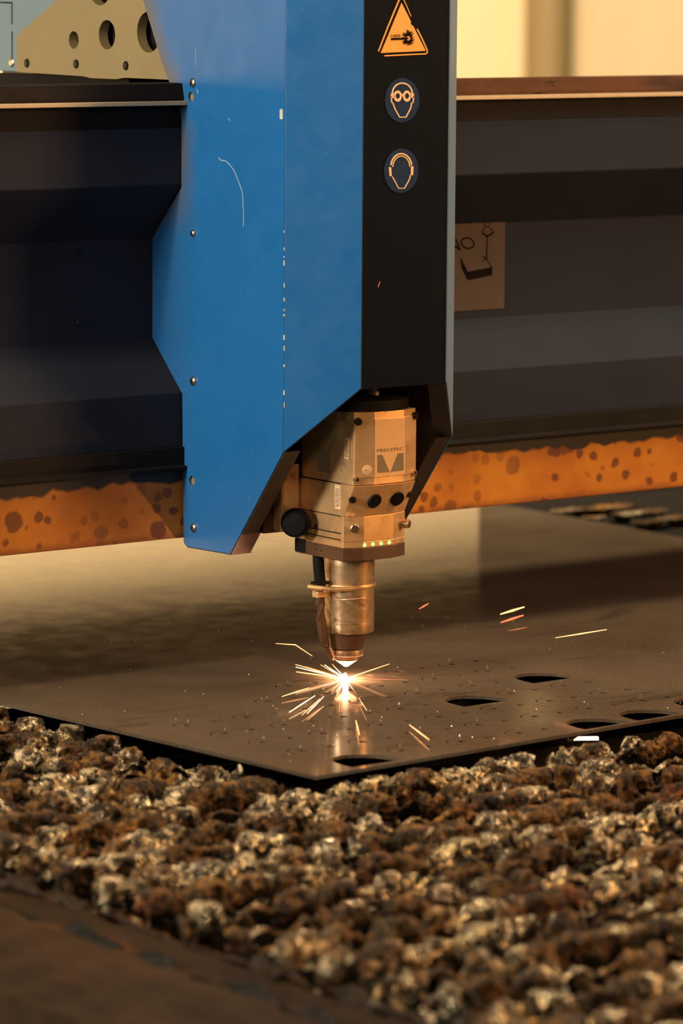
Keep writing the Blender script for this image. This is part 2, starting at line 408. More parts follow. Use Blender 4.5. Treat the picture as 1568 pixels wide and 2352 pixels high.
hp(curve_plate('side_panel', side, [], .002, YZ(XR), M_blue))
hp(curve_plate('shade_liner', side, [], .0012, YZ(XR - .0018), M_inside))  # added dark sheet, stands in for shade over the blue inner face
def slab(pts, th, mat, name, lab=None):
    a, b, c = Vector(pts[0]), Vector(pts[1]), Vector(pts[2]); n = (b - a).cross(c - a).normalized() * th
    return hp(MB().prism(pts, n).build(name, mat, bevel=.0006), lab)
slab([(XL, YC, .3030), (-XF, YF, .3830), (-XF, YF, TOP), (XL, YC, TOP)], .002, M_blue, 'corner_panel', 'duller blue slanted corner panel')
slab([(XF, YF, .3830), (XR, YC, .3030), (XR, YC, TOP), (XF, YF, TOP)], .002, M_bluesheen, 'corner_panel', 'blue right corner panel with grazing sheen put into its paler colour, seen edge-on')
fr = hp(MB().box(-XF, XF, YF, YF + .002, .3815, TOP).build('front_panel', M_black, bevel=.0006), 'black front panel')
hp(MB().box(-XF - .0022, -XF + .0006, YF - .0006, YF + .0012, .3815, TOP).build('edge_trim', M_gantry))
# folded-in lips along the lower cut edges
def lip(a, b, wx, mat, lab=None, sx=1):
    a, b = Vector(a), Vector(b); v = Vector((wx, 0, 0)) * sx
    n = (b - a).cross(v).normalized() * .0015
    return hp(MB().prism([a, b, b + v, a + v], n).build('folded_lip', mat), lab)
for sx, x in ((1, XL + .0005), (-1, XR - .0005)):
    p0, p1 = Vector((x, YC, .3030)), Vector((x, .0651, .1636)); q = p0.lerp(p1, .80)
    lip(p0, q, .024, M_inside, None, sx); lip(q, p1, .029, M_pink, 'worn pinkish end of the folded lip', sx)
    lip(p1, (x, .160, .1615), .031, M_inside, None, sx)
for sx in (-1, 1):
    a = Vector((sx*XL, YC, .3030)); b = Vector((sx*-XF, YF, .3830)); inn = Vector((sx*.7071, .7071, 0)) * .022
    hp(MB().prism([a, b, b + inn, a + inn], (0, 0, -.0015)).build('folded_lip', M_inside))
hp(MB().box(XL + .003, XR - .003, .150, .155, .186, TOP - .02).build('back_plate', M_dark))
hp(MB().box(-.128, .128, YF + .01, .15, TOP - .012, TOP - .004).build('top_plate', M_black))
# bolts in the side panel
def bolt(y, z, r=.0060, missing=False):
    if missing:
        b = hp(MB().cyl((XL - .0002, y, z), (-1, 0, 0), r * .65, r * .55, .0012, 14).build('broken_screw', M_darkscrew, sm=True)); return
    b = MB().lathe((XL - .0012, y, z), [(r, 0), (r, .0008), (r * .86, .0022), (r * .55, .0032), (.0001, .0034)], 24, (-1, 0, 0)).build('panel_bolt', M_steel, sm=True); hp(b)
    MB().cyl((XL - .0012 - .0034, y, z), (-1, 0, 0), r * .36, None, .0004, 6).build('socket', M_rubber, b)
bolt(.1464, .7468); bolt(.1449, .5594, .0046); bolt(.1444, .3737); bolt(.1430, .1874)
for y, z in ((.151, .7294), (.1479, .2468)):
    hp(MB().box(XL + .0025, XL + .0045, y - .012, y + .012, z - .012, z + .012).build('backing_tab', M_beige))
hp(MB().box(XL + .004, XL + .02, .158, .176, .672, .694).build('spacer_block', M_beige, bevel=.002), 'worn beige spacer at the rear edge')
hp(MB().box(XL + .002, XL + .014, .160, .172, .279, .298).build('spacer_block', M_brown, bevel=.002))
# scratches and chips (marks on the paint)
f3 = lambda x, y: pix(x, y, 0, XL - .0011)
for p, wd in (([(575, 935), (598, 955), (635, 962), (665, 988), (705, 1040), (735, 1115), (765, 1195), (775, 1240), (778, 1330), (782, 1420), (779, 1500)], .0009), ([(388, 45), (392, 120), (383, 185)], .0005), ([(655, 610), (672, 632)], .0006), ([(398, 370), (410, 412)], .0008)):
    L = f3(340 + p[0][0]/3.564, 100 + p[0][1]/3.564)
    P3 = [f3(340 + a_/3.564, 100 + b_/3.564) for a_, b_ in p]
    m2d = Matrix(((0, 0, 1, XL - .0012), (1, 0, 0, 0), (0, 1, 0, 0), (0, 0, 0, 1)))
    hp(curve_plate('scratch', stroke2([(q.y, q.z) for q in P3], wd), [], .0002, m2d, M_scratch), 'pale curved scratch' if wd == .0009 else None)
rnd = random.Random(4)
ch = MB()
for y in (532, 572, 590, 604, 655, 688, 712, 724, 775, 800, 840, 902, 930):
    p = pix(654.5, y, 0, XL - .0003); hgt = rnd.uniform(.0008, .0035)
    ch.box(XL - .0016, XL - .0008, p.y - .0004, p.y + rnd.uniform(.0008, .0020), p.z - hgt, p.z + hgt)
p = pix(648, 262, 0, XL); ch.box(XL - .0016, XL - .0009, p.y - .003, p.y + .003, p.z - .006, p.z + .006)
o = hp(ch.build('paint_chip', M_chip), 'chips of bare metal along the front corner'); o['kind'] = 'stuff'

# safety stickers on the black front
f2 = lambda cx, cy: (lambda p: (p.x, p.z))(pix(820 + cx / 4.9, cy / 4.9, 1, YF - .0003))
def flat(name, rings, mat, parent, lift, lab=None):
    """flat print on the front panel: rings[0] outline, others holes"""
    mw = Matrix(((1, 0, 0, 0), (0, 0, 1, YF - .0006 - lift), (0, 1, 0, 0), (0, 0, 0, 1)))
    o = curve_plate(name, rings[0], rings[1:], .0003, mw, mat, parent)
    if lab: o['label'] = lab
    return o
F = lambda l: [f2(*p) for p in l]
ws = flat('warning_sticker', [F([(498, 32), (768, 572), (262, 597)])], M_yellow, None, 0, 'orange triangular laser warning sticker'); hp(ws, 'orange triangular laser warning sticker')
def sub(o, par): o.parent = par; return o
sub(flat('border', [F(stroke2([(478, -20), (345, 300), (237, 578)], 15))], M_yellow, None, 0), ws)
sub(flat('border', [F(stroke2([(515, -20), (560, 80), (603, 185)], 9))], M_yellow, None, 0), ws)
sub(flat('border', [F(stroke2([(672, 325), (730, 440), (785, 562), (787, 590), (768, 606), (600, 613), (305, 628)], 14))], M_yellow, None, 0), ws)
sub(flat('tear', [F([(600, 255), (615, 285), (660, 290), (640, 240), (610, 225)])], M_black, None, .0004), ws)
bst = MB(); bc = (573, 430)
rr = random.Random(2)
for k in range(34):
    a = 2*math.pi*k/34 + rr.uniform(-.05, .05)
    if abs(math.cos(a) + 1) < .03: continue
    r0, r1 = rr.uniform(26, 34) , rr.uniform(62, 100)
    r0 *= 1.0
    p0 = f2(bc[0] + r0*math.cos(a)*.8, bc[1] + r0*math.sin(a)); p1 = f2(bc[0] + r1*math.cos(a)*.75, bc[1] + r1*math.sin(a))
    ribbon(bst, [(p0[0], YF - .0010, p0[1]), (p1[0], YF - .0010, p1[1])], .0009, (0, -1, 0), .0002)
sub(bst.build('burst_symbol', M_ink), ws)
sub(flat('beam_symbol', [F([(378, 427), (500, 424), (500, 416), (530, 420), (572, 424), (572, 440), (530, 446), (500, 448), (378, 452)])], M_ink, None, .0004), ws)
a = f2(376, 418); b = f2(486, 412); c_ = f2(376, 386)
sub(text_mesh('laser_word', 'LASER', (a[0], YF - .0012, a[1]), (1, 0, 0), (0, 0, 1), c_[1] - a[1], b[0] - a[0], M_ink, None), ws)
def disc(cx, cy, lab):
    c0 = f2(cx, cy); r = .0268
    return hp(flat('safety_sticker', [circ(c0[0], c0[1], r, 56)], M_disc, None, 0), lab)
gs = disc(505, 1128, 'round blue eye protection sticker with goggled face')
arc = lambda cx, cy, rx, ry, a0, a1, n=18: [(cx + rx*math.cos(R_(a0 + (a1-a0)*i/n)), cy - ry*math.sin(R_(a0 + (a1-a0)*i/n))) for i in range(n + 1)]
sub(flat('face_outline', [F(stroke2(arc(503, 1055, 112, 120, 0, 180), 15))], M_cream, None, .0004), gs)
sub(flat('face_outline', [F(stroke2([(631, 1075), (625, 1155), (609, 1155), (598, 1215), (545, 1318), (475, 1320), (420, 1225), (398, 1160), (385, 1155), (378, 1080)], 13))], M_cream, None, .0004), gs)
for cx in (452, 556):
    sub(flat('goggle_lens', [F(arc(cx, 1082, 45, 63, 0, 350, 24)), F(arc(cx, 1080, 24, 33, 0, 350, 20))], M_cream, None, .0004), gs)
sub(flat('goggle_strap', [F([(372, 1060), (415, 1045), (415, 1100), (378, 1105)])], M_cream, None, .0004), gs)
sub(flat('goggle_strap', [F([(594, 1045), (634, 1052), (634, 1100), (594, 1098)])], M_cream, None, .0004), gs)
sub(flat('goggle_strap', [F([(492, 1055), (516, 1055), (516, 1085), (492, 1085)])], M_cream, None, .0004), gs)
es = disc(494, 1922, 'round blue ear protection sticker with headphone face')
sub(flat('headband', [F(stroke2(arc(492, 1880, 118, 150, 8, 172), 16))], M_cream, None, .0004), es)
sub(flat('headband', [F(stroke2(arc(492, 1885, 96, 128, 3, 177), 11))], M_cream, None, .0004), es)
sub(flat('ear_cup', [F([(352, 1880), (378, 1882), (384, 1980), (360, 1982)])], M_cream, None, .0004), es)
sub(flat('ear_cup', [F([(602, 1872), (630, 1872), (624, 1972), (598, 1970)])], M_cream, None, .0004), es)
sub(flat('face_outline', [F(stroke2([(596, 1970), (585, 2015), (530, 2118), (462, 2120), (410, 2020), (388, 1985)], 11))], M_cream, None, .0004), es)

# ---------------------------------------------------------------- carriage bracket on top of the gantry (left)
B = thing('carriage_bracket', 'beige steel bracket plate with round holes standing on the gantry', 'bracket', loc=(-.12, .4, .748))
def bp_(o, lab=None):
    o.parent = B; o.matrix_parent_inverse = Matrix.Translation(-Vector(B.location))
    if lab: o['label'] = lab
    return o
bo = [(.19, .7486), (.316, .7486), (.324, .7476), (.335, .7462), (.395, .7462), (.401, .7470), (.412, .7481), (.5702, .7499), (.5698, .7978), (.473, .8458), (.30, .935), (.19, .935)]
bh = [circ(.4330, .7945, .0115), circ(.3560, .8026, .0188, 36), circ(.2620, .8075, .0260, 40), circ(.372, .8660, .026, 36)]
bp_(MB().box(-.098, .10, .20, .43, .768, 1.0).build('carriage_body', M_dark))
bp_(curve_plate('plate', bo, bh, .014, YZ(-.113), M_beige))
for y, z in ((.5446, .762), (.4273, .7635), (.3131, .7639)):
    s = bp_(MB().cyl((-.1198, y, z), (-1, 0, 0), .0062, .0056, .0012, 20).build('counterbored_screw', M_dark, sm=True))
    MB().cyl((-.1212, y, z), (-1, 0, 0), .0036, None, .0006, 6).build('socket', M_darkscrew, s)
Pn = thing('carriage_cover', 'blue grey panel behind the beige bracket, top left', 'panel', loc=(-.09, .7, .75))
def pp(o):
    o.parent = Pn; o.matrix_parent_inverse = Matrix.Translation(-Vector(Pn.location)); return o
pp(MB().box(-.1, -.08, .44, 1.1, .7493, 1.05).build('panel', M_bluegrey, bevel=.001))
for z0, z1 in ((.765, .803), (.812, .842)):
    pp(MB().box(-.1006, -.0998, .6105, .6125, z0, z1).build('slot', M_rubber))
pp(MB().box(-.1006, -.0998, .6125, .640, .8400, .8420).build('slot', M_rubber))
s = pp(MB().lathe((-.1, .612, .7609), [(.0062, 0), (.006, .001), (.004, .0028), (.0001, .003)], 20, (-1, 0, 0)).build('panel_bolt', M_steel, sm=True))
pp(MB().box(-.095, .10, .42, .56, .7460, .7490).build('foot', M_dark))
pp(MB().box(-.085, -.03, .585, .66, .7460, .7498).build('foot', M_beige))
pp(MB().box(-.10, .10, .335, .645, .6902, .7468).build('skid', M_dark))

# ---------------------------------------------------------------- laser cutting head
K = thing('laser_cutting_head', 'bronze coloured laser cutting head with green lights, hanging under the housing', 'cutting head', loc=(0, 0, .02))
def kp(o, lab=None):
    o.parent = K; o.matrix_parent_inverse = Matrix.Translation(-Vector(K.location))
    if lab: o['label'] = lab
    return o
def foot(dy=0., g=0., back=.041):
    return [(-.0485-g, back+g), (-.0485-g, -.056-dy-g*.6), (-.0243-g*.3, -.066-dy-g), (.0222+g*.3, -.066-dy-g), (.0485+g, -.056-dy-g*.6), (.0485+g, back+g)]
def ringz(f, z): return [(x, y, z) for x, y in f]
FT = foot()
def fl(name, a, b, mat, bev=.0008, lab=None): return kp(MB().loft([a, b]).build(name, mat, bevel=bev), lab)
fl('lower_flange', ringz(foot(0, .0006), .1615), ringz(foot(0, .0006), .1778), M_brown, .0008, 'dark bottom flange')
fl('light_band', ringz(FT, .1778), ringz(FT, .1856), M_head)
fl('lower_body', ringz(foot(-.003, -.0012), .1856), ringz(foot(-.003, -.0012), .218), M_head)
fl('middle_body', ringz(foot(0, 0), .2175), ringz(foot(.021, 0, .032), .258), M_head, .0006)
fl('upper_body', ringz(foot(.019, -.0008, .032), .2586), ringz(foot(.019, -.0008, .032), .349), M_head)
# front face plates
def faceplate(name, dy, z0, z1, th, mat, lab=None, trim=.0):
    f = foot(dy); L = [f[1], f[2], f[3], f[4]]; I = [(x, y + th) for x, y in L]
    return kp(MB().loft([ringz(L + I[::-1], z0), ringz(L + I[::-1], z1)]).build(name, mat, bevel=.0006), lab)
faceplate('lower_faceplate', 0.0005, .1858, .2172, .0035, M_head)
faceplate('upper_faceplate', .0215, .2680, .3405, .0025, M_head, 'pale upper faceplate')
faceplate('faceplate_frame', .0198, .2590, .3490, .0015, M_head)
# cap and gas fitting
kp(MB().lathe((0, -.024, .3488), [(.062, 0), (.062, .013), (.057, .0155), (.02, .017)], 48).build('top_cap', M_dark, sm=True), 'dark round top cap')
fit = MB().lathe((.0055, -.046, .362), [(.0075, 0), (.0075, .008), (.0055, .009), (.0055, .015), (.0072, .016), (.0072, .024), (.004, .026), (.004, .06)], 20)
kp(fit.build('gas_fitting', M_bronze, sm=True), 'brass gas fitting')
# label, logo and lettering on the upper faceplate
yl = -.066 - .0215
u2 = lambda cx, cy: (lambda p: (p.x, p.y - .0002, p.z))(pix(600 + cx/3.409, 860 + cy/3.409, 1, yl))
def upoly(name, pts, mat, lift, lab=None):
    return kp(MB().prism([Vector(u2(*p)) + Vector((0, -lift, 0)) for p in pts], (0, .0002, 0)).build(name, mat), lab)
upoly('type_label', [(888, 350), (1123, 342), (1123, 778), (888, 792)], M_label, .0002, 'tinted maker label')
upoly('emblem', [(905, 632), (945, 628), (1002, 764), (908, 770)], M_print, .0005)
upoly('emblem', [(1066, 620), (1110, 612), (1112, 750), (1010, 762)], M_print, .0005)
a = Vector(u2(905, 605)); b = Vector(u2(1110, 592)); 
kp(text_mesh('lettering', 'PRECITEC', (a.x, yl - .0005, a.z - .0005), (1, 0, 0), (0, 0, 1), .0036, b.x - a.x, M_print, None))
# screws on the slanted facets
def onfacet(x, dy):           # y of the front outline at x
    f = foot(dy)
    for p, q in ((f[1], f[2]), (f[2], f[3]), (f[3], f[4])):
        if p[0] - 1e-6 <= x <= q[0] + 1e-6:
            t = (x - p[0]) / (q[0] - p[0]); d = Vector((q[1]-p[1], -(q[0]-p[0]), 0)).normalized()
            return p[1] + t * (q[1]-p[1]), d
    return -.066, Vector((0, -1, 0))
def capscrew(x, z, dy, r, mat, depth=.004, name='cap_screw'):
    y, d = onfacet(x, dy); c = Vector((x, y, z)); o = kp(MB().cyl(c - d*.001, d, r, r*.92, depth, 22).build(name, mat, sm=True))
    MB().cyl(c + d*(depth - .001), d, r*.45, None, .0004, 6).build('socket', M_rubber, o); return o
capscrew(-.0445, .3380, .0215, .0050, M_darkscrew); capscrew(.0445, .3395, .0215, .0048, M_darkscrew)
capscrew(-.0450, .2660, .0205, .0046, M_bronze); capscrew(.0440, .2680, .0205, .0042, M_bronze)
capscrew(-.0450, .2400, .012, .0046, M_darkscrew); capscrew(.0445, .2400, .012, .0044, M_darkscrew)
for x in (-.0165, .0230):
    z = .2375; y, d = -.0775, Vector((0, -1, -.5)).normalized()
    if x > 0.022: x = .0195
    o = kp(MB().cyl((x, y + .001, z), d, .0098, .0094, .0026, 28).build('round_plug', M_rubber, sm=True), 'black round plug')
    MB().cyl(Vector((x, y + .001, z)) + d*.0026, d, .0035, .003, .0008, 16).build('plug_nipple', M_dark, o)
y, d = onfacet(-.0335, .0215)
o = kp(MB().lathe((-.0335, y, .2775), [(.0064, 0), (.0064, .0003), (.0058, .0005), (.0001, .0006)], 28, d).build('round_window', M_label, sm=True), 'small round cap with two dots')
for dx in (-.0025, .0025): MB().cyl(Vector((-.0335 + dx, y, .2775)) + d*.0006, d, .0007, None, .0003, 8).build('dot', M_rubber, o)
# knurled studs
def stud(x, z, mat, tip):
    y, d = onfacet(x, 0.0005); c = Vector((x, y, z)); d = Vector((d.x, d.y, 0)).normalized() if x < 0 else Vector((.55, -.83, 0))
    o = kp(MB().lathe(c, [(.0040, -.001), (.0040, .003), (.0056, .0032), (.0056, .0100), (.0050, .0106)], 24, d).build('stud', mat, sm=True))
    MB().cyl(c + d*.0105, d, .0048, .0044, .0012, 20).build('stud_cap', tip, o); return o
stud(-.0375, .2035, M_knurl, M_brown); stud(.0400, .2025, M_bronze, M_brown)
# indicator lights
for x in (-.0226, -.0095, .0034, .0162):
    kp(MB().lathe((x, -.0659, .1812), [(.0025, 0), (.0025, .0004), (.0016, .0012), (.0001, .0014)], 16, (0, -1, 0)).build('indicator_light', M_led, sm=True), 'glowing green indicator light')
# side details: labels, grooves, drum
for y0, y1, z0, z1 in ((-.0505, -.0390, .2260, .2560), (-.0680, -.0580, .2900, .3170)):
    o = kp(MB().box(-.0492, -.0486, y0, y1, z0, z1).build('side_label', M_cream if z0 < .28 else M_label), 'small pale label with fine print')
    mb = MB()
    for k in range(3):
        yy = y0 + .002 + k * (y1 - y0 - .004) / 2.4; zz = z0 + .003
        while zz < z1 - .004:
            l = rr.uniform(.001, .003); mb.box(-.0495, -.0492, yy, yy + .0008, zz, zz + l); zz += l + .0008
    p = mb.build('fine_print', M_ink, o); p['kind'] = 'stuff'
kp(MB().box(-.0490, -.0480, -.0300, -.0040, .2700, .2960).build('nameplate', M_print), 'dull grey square nameplate')
for z in (.2582, .2178, .1960, .1880):
    kp(MB().box(-.0488, -.0478, -.0500, .036, z - .0005, z + .0005).build('groove', M_dark))
kp(MB().lathe((-.046, .002, .1990), [(.002, 0), (.002, .002)], 12, (-1, 0, 0)).build('dowel', M_darkscrew))
for y in (-.001, -.012):
    kp(MB().cyl((-.0490, y, .1700), (-1, 0, 0), .0011, None, .0004, 10).build('set_screw', M_rubber))
kp(MB().box(-.0500, -.030, .020, .0420, .1630, .1800).build('corner_clamp', M_dark, bevel=.001))
# cylinder, cone, collar, nozzle
ax = (.0035, -.0025, 0)
kp(MB().lathe(ax, [(.0300, .1620), (.0312, .1590), (.0314, .1480), (.0314, .0755), (.0306, .0748)], 56).build('barrel', M_bronze, sm=True), 'worn bronze barrel')
kp(MB().lathe(ax, [(.0306, .0746), (.0314, .0740), (.0314, .0640), (.0304, .0620), (.0230, .0614)], 56).build('barrel_ring', M_bronze, sm=True))
ay = (.0012, -.001, 0)
kp(MB().lathe(ay, [(.0250, .0625), (.0238, .0560), (.0205, .0415), (.0180, .0395)], 48).build('cone', M_brown, sm=True), 'dark tapered cone')
kp(MB().lathe(ay, [(.0190, .0400), (.0207, .0390), (.0212, .0365), (.0207, .0340), (.0190, .0330)], 48).build('collar', M_bronze, sm=True))
kp(MB().lathe(ay, [(.0190, .0330), (.0210, .0322), (.0205, .0312), (.0150, .0306)], 48).build('retaining_ring', M_tip, sm=True), 'shiny retaining ring')
kp(MB().lathe(ay, [(.0150, .0306), (.0156, .0295), (.0150, .0270), (.0120, .0262)], 40).build('nozzle_seat', M_bronze, sm=True))
kp(MB().lathe((.0006, -.0004, 0), [(.0120, .0266), (.0148, .0258), (.0146, .0252), (.0030, .0170), (.0014, .0164)], 40).build('nozzle', M_tip, sm=True), 'bright copper nozzle tip')
# gas line, clamp
kp(MB().tube([(-.0415, .004, .163), (-.0415, .003, .150), (-.0405, .002, .135), (-.0400, .001, .122)], .0072, 16).build('cable_boot', M_dark, sm=True), 'dark sleeve of the sensor line')
kp(MB().tube([(-.0395, 0, .118), (-.0405, 0, .100), (-.0395, 0, .080), (-.0370, -.001, .062), (-.0350, -.001, .0500), (-.0340, -.001, .0460)], [.0062, .0063, .0063, .0060, .0054, .0040], 16).build('sensor_line', M_brown, sm=True), 'reddish brown sensor line')
kp(MB().tube([(-.0315, -.001, .0480), (-.0285, -.001, .040), (-.0240, -.001, .0310), (-.0215, -.001, .0270)], [.0035, .0036, .0034, .0022], 12).build('sensor_tip', M_brown, sm=True))
kp(MB().tube([(-.0300, -.004, .058), (-.0285, -.005, .050), (-.0290, -.005, .044), (-.0235, -.005, .034), (-.0200, -.004, .0275)], .0006, 6).build('ground_wire', M_tip), 'thin bright wire')
cl = MB().lathe((ax[0], ax[1], 0), [(.0300, .1205), (.0335, .1205), (.0340, .1222), (.0335, .1240), (.0300, .1240)], 48)
kp(cl.build('clamp_ring', M_head, sm=True), 'flat clamp ring')
arm = MB().tube([(.004, -.034, .1215), (-.020, -.028, .1208), (-.040, -.016, .1212), (-.055, -.006, .1230), (-.0605, .000, .1240)], [.0026, .003, .0032, .0034, .0030], 10)
kp(arm.build('clamp_arm', M_head, sm=True))
kp(MB().box(-.052, -.031, -.008, .006, .1255, .1290).build('clamp_plate', M_dark, bevel=.0008))
kp(MB().box(-.0500, -.0345, -.007, .005, .1090, .1175).build('clamp_block', M_head, bevel=.001))
kp(MB().tube([(.0035 + .0322*math.cos(a), -.0025 + .0322*math.sin(a), .107 - .0012*math.cos(a*2)) for a in [R_(200 + i*12) for i in range(7)]], .0006, 6).build('wire_loop', M_tip))

# mounting bracket inside the housing
Q = thing('head_mount', 'dark vertical mounting bracket with black knob behind the cutting head', 'bracket', loc=(-.07, .06, .19))
def qp(o, lab=None):
    o.parent = Q; o.matrix_parent_inverse = Matrix.Translation(-Vector(Q.location))
    if lab: o['label'] = lab
    return o
qp(MB().box(-.094, .06, .048, .148, .1875, .290).build('plate', M_brown, bevel=.002))
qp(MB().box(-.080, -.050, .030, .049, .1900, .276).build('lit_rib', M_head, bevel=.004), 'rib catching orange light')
qp(MB().box(-.060, .055, .0405, .049, .29, .45).build('upright', M_dark))
kn = qp(MB().lathe((-.068, .015, .2040), [(.006, -.008), (.0165, -.006), (.0185, 0), (.0180, .008), (.014, .0115), (.006, .012)], 30, (-.7, -.6, 0)).build('knob', M_rubber, sm=True), 'black round knob')

# ---------------------------------------------------------------- sheet of steel with nested cuts
C0 = Vector((-.389, -.4496)); C1 = Vector((1.16, -.3750)); C2 = Vector((1.225, 1.75)); C3 = Vector((-.575, 1.75))
def inside(x, y, m=.012):
    e = C0.y + (x - C0.x) * (C1.y - C0.y) / (C1.x - C0.x); l = C0.x + (y - C0.y) * (C3.x - C0.x) / (C3.y - C0.y)
    return y > e + m and x > l + m
holes = []
dshape = [(150, 335), (158, 318), (180, 309), (215, 300), (260, 295), (320, 291), (400, 291), (470, 293), (540, 299), (610, 307), (670, 315), (735, 325), (600, 345), (450, 366), (322, 385), (250, 370), (190, 352)]
dg = [pix(980 + a/3.733, 1520 + b/3.733, 2, 0) for a, b in dshape]
ref = pix(1020, 1610, 2, 0)
big = []
for hx, hy in ((1180, 1557), (1020, 1610), (1300, 1663), (760, 1747), (1422, 1643), (1546, 1614)):
    t = pix(hx, hy, 2, 0) - ref; r = [(p.x + t.x, p.y + t.y) for p in dg]
    fix = []
    for x, y in r:
        e = C0.y + (x - C0.x) * (C1.y - C0.y) / (C1.x - C0.x) + .006
        fix.append((x, max(y, e)))
    holes.append(fix); big.append((sum(p[0] for p in r)/len(r), sum(p[1] for p in r)/len(r)))
cat = lambda P, n=8: [tuple(0.5*((2*P[i][k]) + (-P[i-1][k]+P[i+1][k])*t + (2*P[i-1][k]-5*P[i][k]+4*P[i+1][k]-P[min(i+2, len(P)-1)][k])*t*t + (-P[i-1][k]+3*P[i][k]-3*P[i+1][k]+P[min(i+2, len(P)-1)][k])*t**3) for k in (0, 1)) for i in range(1, len(P)-2) for t in [j/n for j in range(n)]] + [P[-2]]
def nearbig(x, y, d): return any(abs((x-a)*.81 - (y-b)*.59) < d*1.25 and abs((x-a)*.59 + (y-b)*.81) < d*.7 for a, b in big)
burrs = []
rn = random.Random(7)
for k in range(-1, 6):
    y0 = -.0625 - .0662 * k
    for j in range(-5, 4):
        ox = .0152 + .0066*(k-1) + .0875*j; 
        if k < 0 and j > 2: continue
        if ox > .23 + .0*k or (k == -1 and (j < -1)): continue
        if k == 0 and j < -2: continue
        if not inside(ox, y0, .022): continue
        if nearbig(ox, y0, .035) : continue
        holes.append(circ(ox, y0, .0052, 14))
        burrs.append((ox + .015 + rn.uniform(-.002, .002), y0 + .024, rn.uniform(.5, 1.2)))
        if inside(ox + .0395, y0, .012) and not nearbig(ox + .0395, y0, .034): holes.append(circ(ox + .0395, y0, .0047, 14))
        arcp = [(ox - .0008 + .0175*math.cos(R_(a)), y0 - .002 + .0185*math.sin(R_(a))) for a in range(70, 238, 8)]
        if inside(ox - .02, y0 - .022, .006): holes.append(stroke2(arcp, .0018))
        tail = cat([(ox+.010, y0+.018), (ox+.022, y0+.0155), (ox+.040, y0+.009), (ox+.0495, y0+.001), (ox+.0575, y0-.012), (ox+.0615, y0-.034), (ox+.062, y0-.04)], 5)
        ok = all(inside(px_, py_, .006) and not nearbig(px_, py_, .034) for px_, py_ in tail)
        if ok and math.hypot(ox, y0) > .0: holes.append(stroke2(tail, .0016))
TH = .004
SH = curve_plate('steel_sheet', [tuple(C0), tuple(C1), tuple(C2), tuple(C3)], holes, TH, Matrix.Translation((0, 0, -TH/2)), M_sheet)
tag(SH, 'large brown mill-scale steel sheet with nested cut outlines, under the cutting head', 'metal sheet')
mb = MB()
for x, y, s in burrs:
    mb.prism([(x, y, 0), (x + .0022*s, y - .0016*s, 0), (x + .0012*s, y - .0006*s, .0024*s)], (.0006, .0008, 0))
for k in range(60):
    x, y = rn.uniform(-.42, .5), rn.uniform(-.43, .5)
    if inside(x, y, .02) and not nearbig(x, y, .05): mb.cyl((x, y, 0), (0, 0, 1), .0008, .0004, .0006, 6)
o = mb.build('cut_burr', M_steel, SH); o['kind'] = 'stuff'; o['label'] = 'tiny shiny burrs standing at the cuts'

# ---------------------------------------------------------------- cutting bed with slag-crusted slats
BED = thing('cutting_bed', 'cutting bed grid of slag encrusted slats and brown frame rails in the foreground', 'machine bed', loc=(-.3, -.5, -.3))
def bd(o, lab=None):
    o.parent = BED; o.matrix_parent_inverse = Matrix.Translation(-Vector(BED.location))
    if lab: o['label'] = lab
    return o
rs = np.random.RandomState(11); LAT = rs.rand(64, 64, 64).astype(np.float32)
def vn(p, sc):
    q = p * sc + 300.0; i = np.floor(q).astype(int); f = q - i; f = f*f*(3-2*f); i &= 63; j = (i + 1) & 63
    x, y, z = f[:, 0], f[:, 1], f[:, 2]
    def L(a, b, c): return LAT[a, b, c]
    c00 = L(i[:,0], i[:,1], i[:,2])*(1-x) + L(j[:,0], i[:,1], i[:,2])*x; c10 = L(i[:,0], j[:,1], i[:,2])*(1-x) + L(j[:,0], j[:,1], i[:,2])*x
    c01 = L(i[:,0], i[:,1], j[:,2])*(1-x) + L(j[:,0], i[:,1], j[:,2])*x; c11 = L(i[:,0], j[:,1], j[:,2])*(1-x) + L(j[:,0], j[:,1], j[:,2])*x
    return (c00*(1-y) + c10*y)*(1-z) + (c01*(1-y) + c11*y)*z - .5
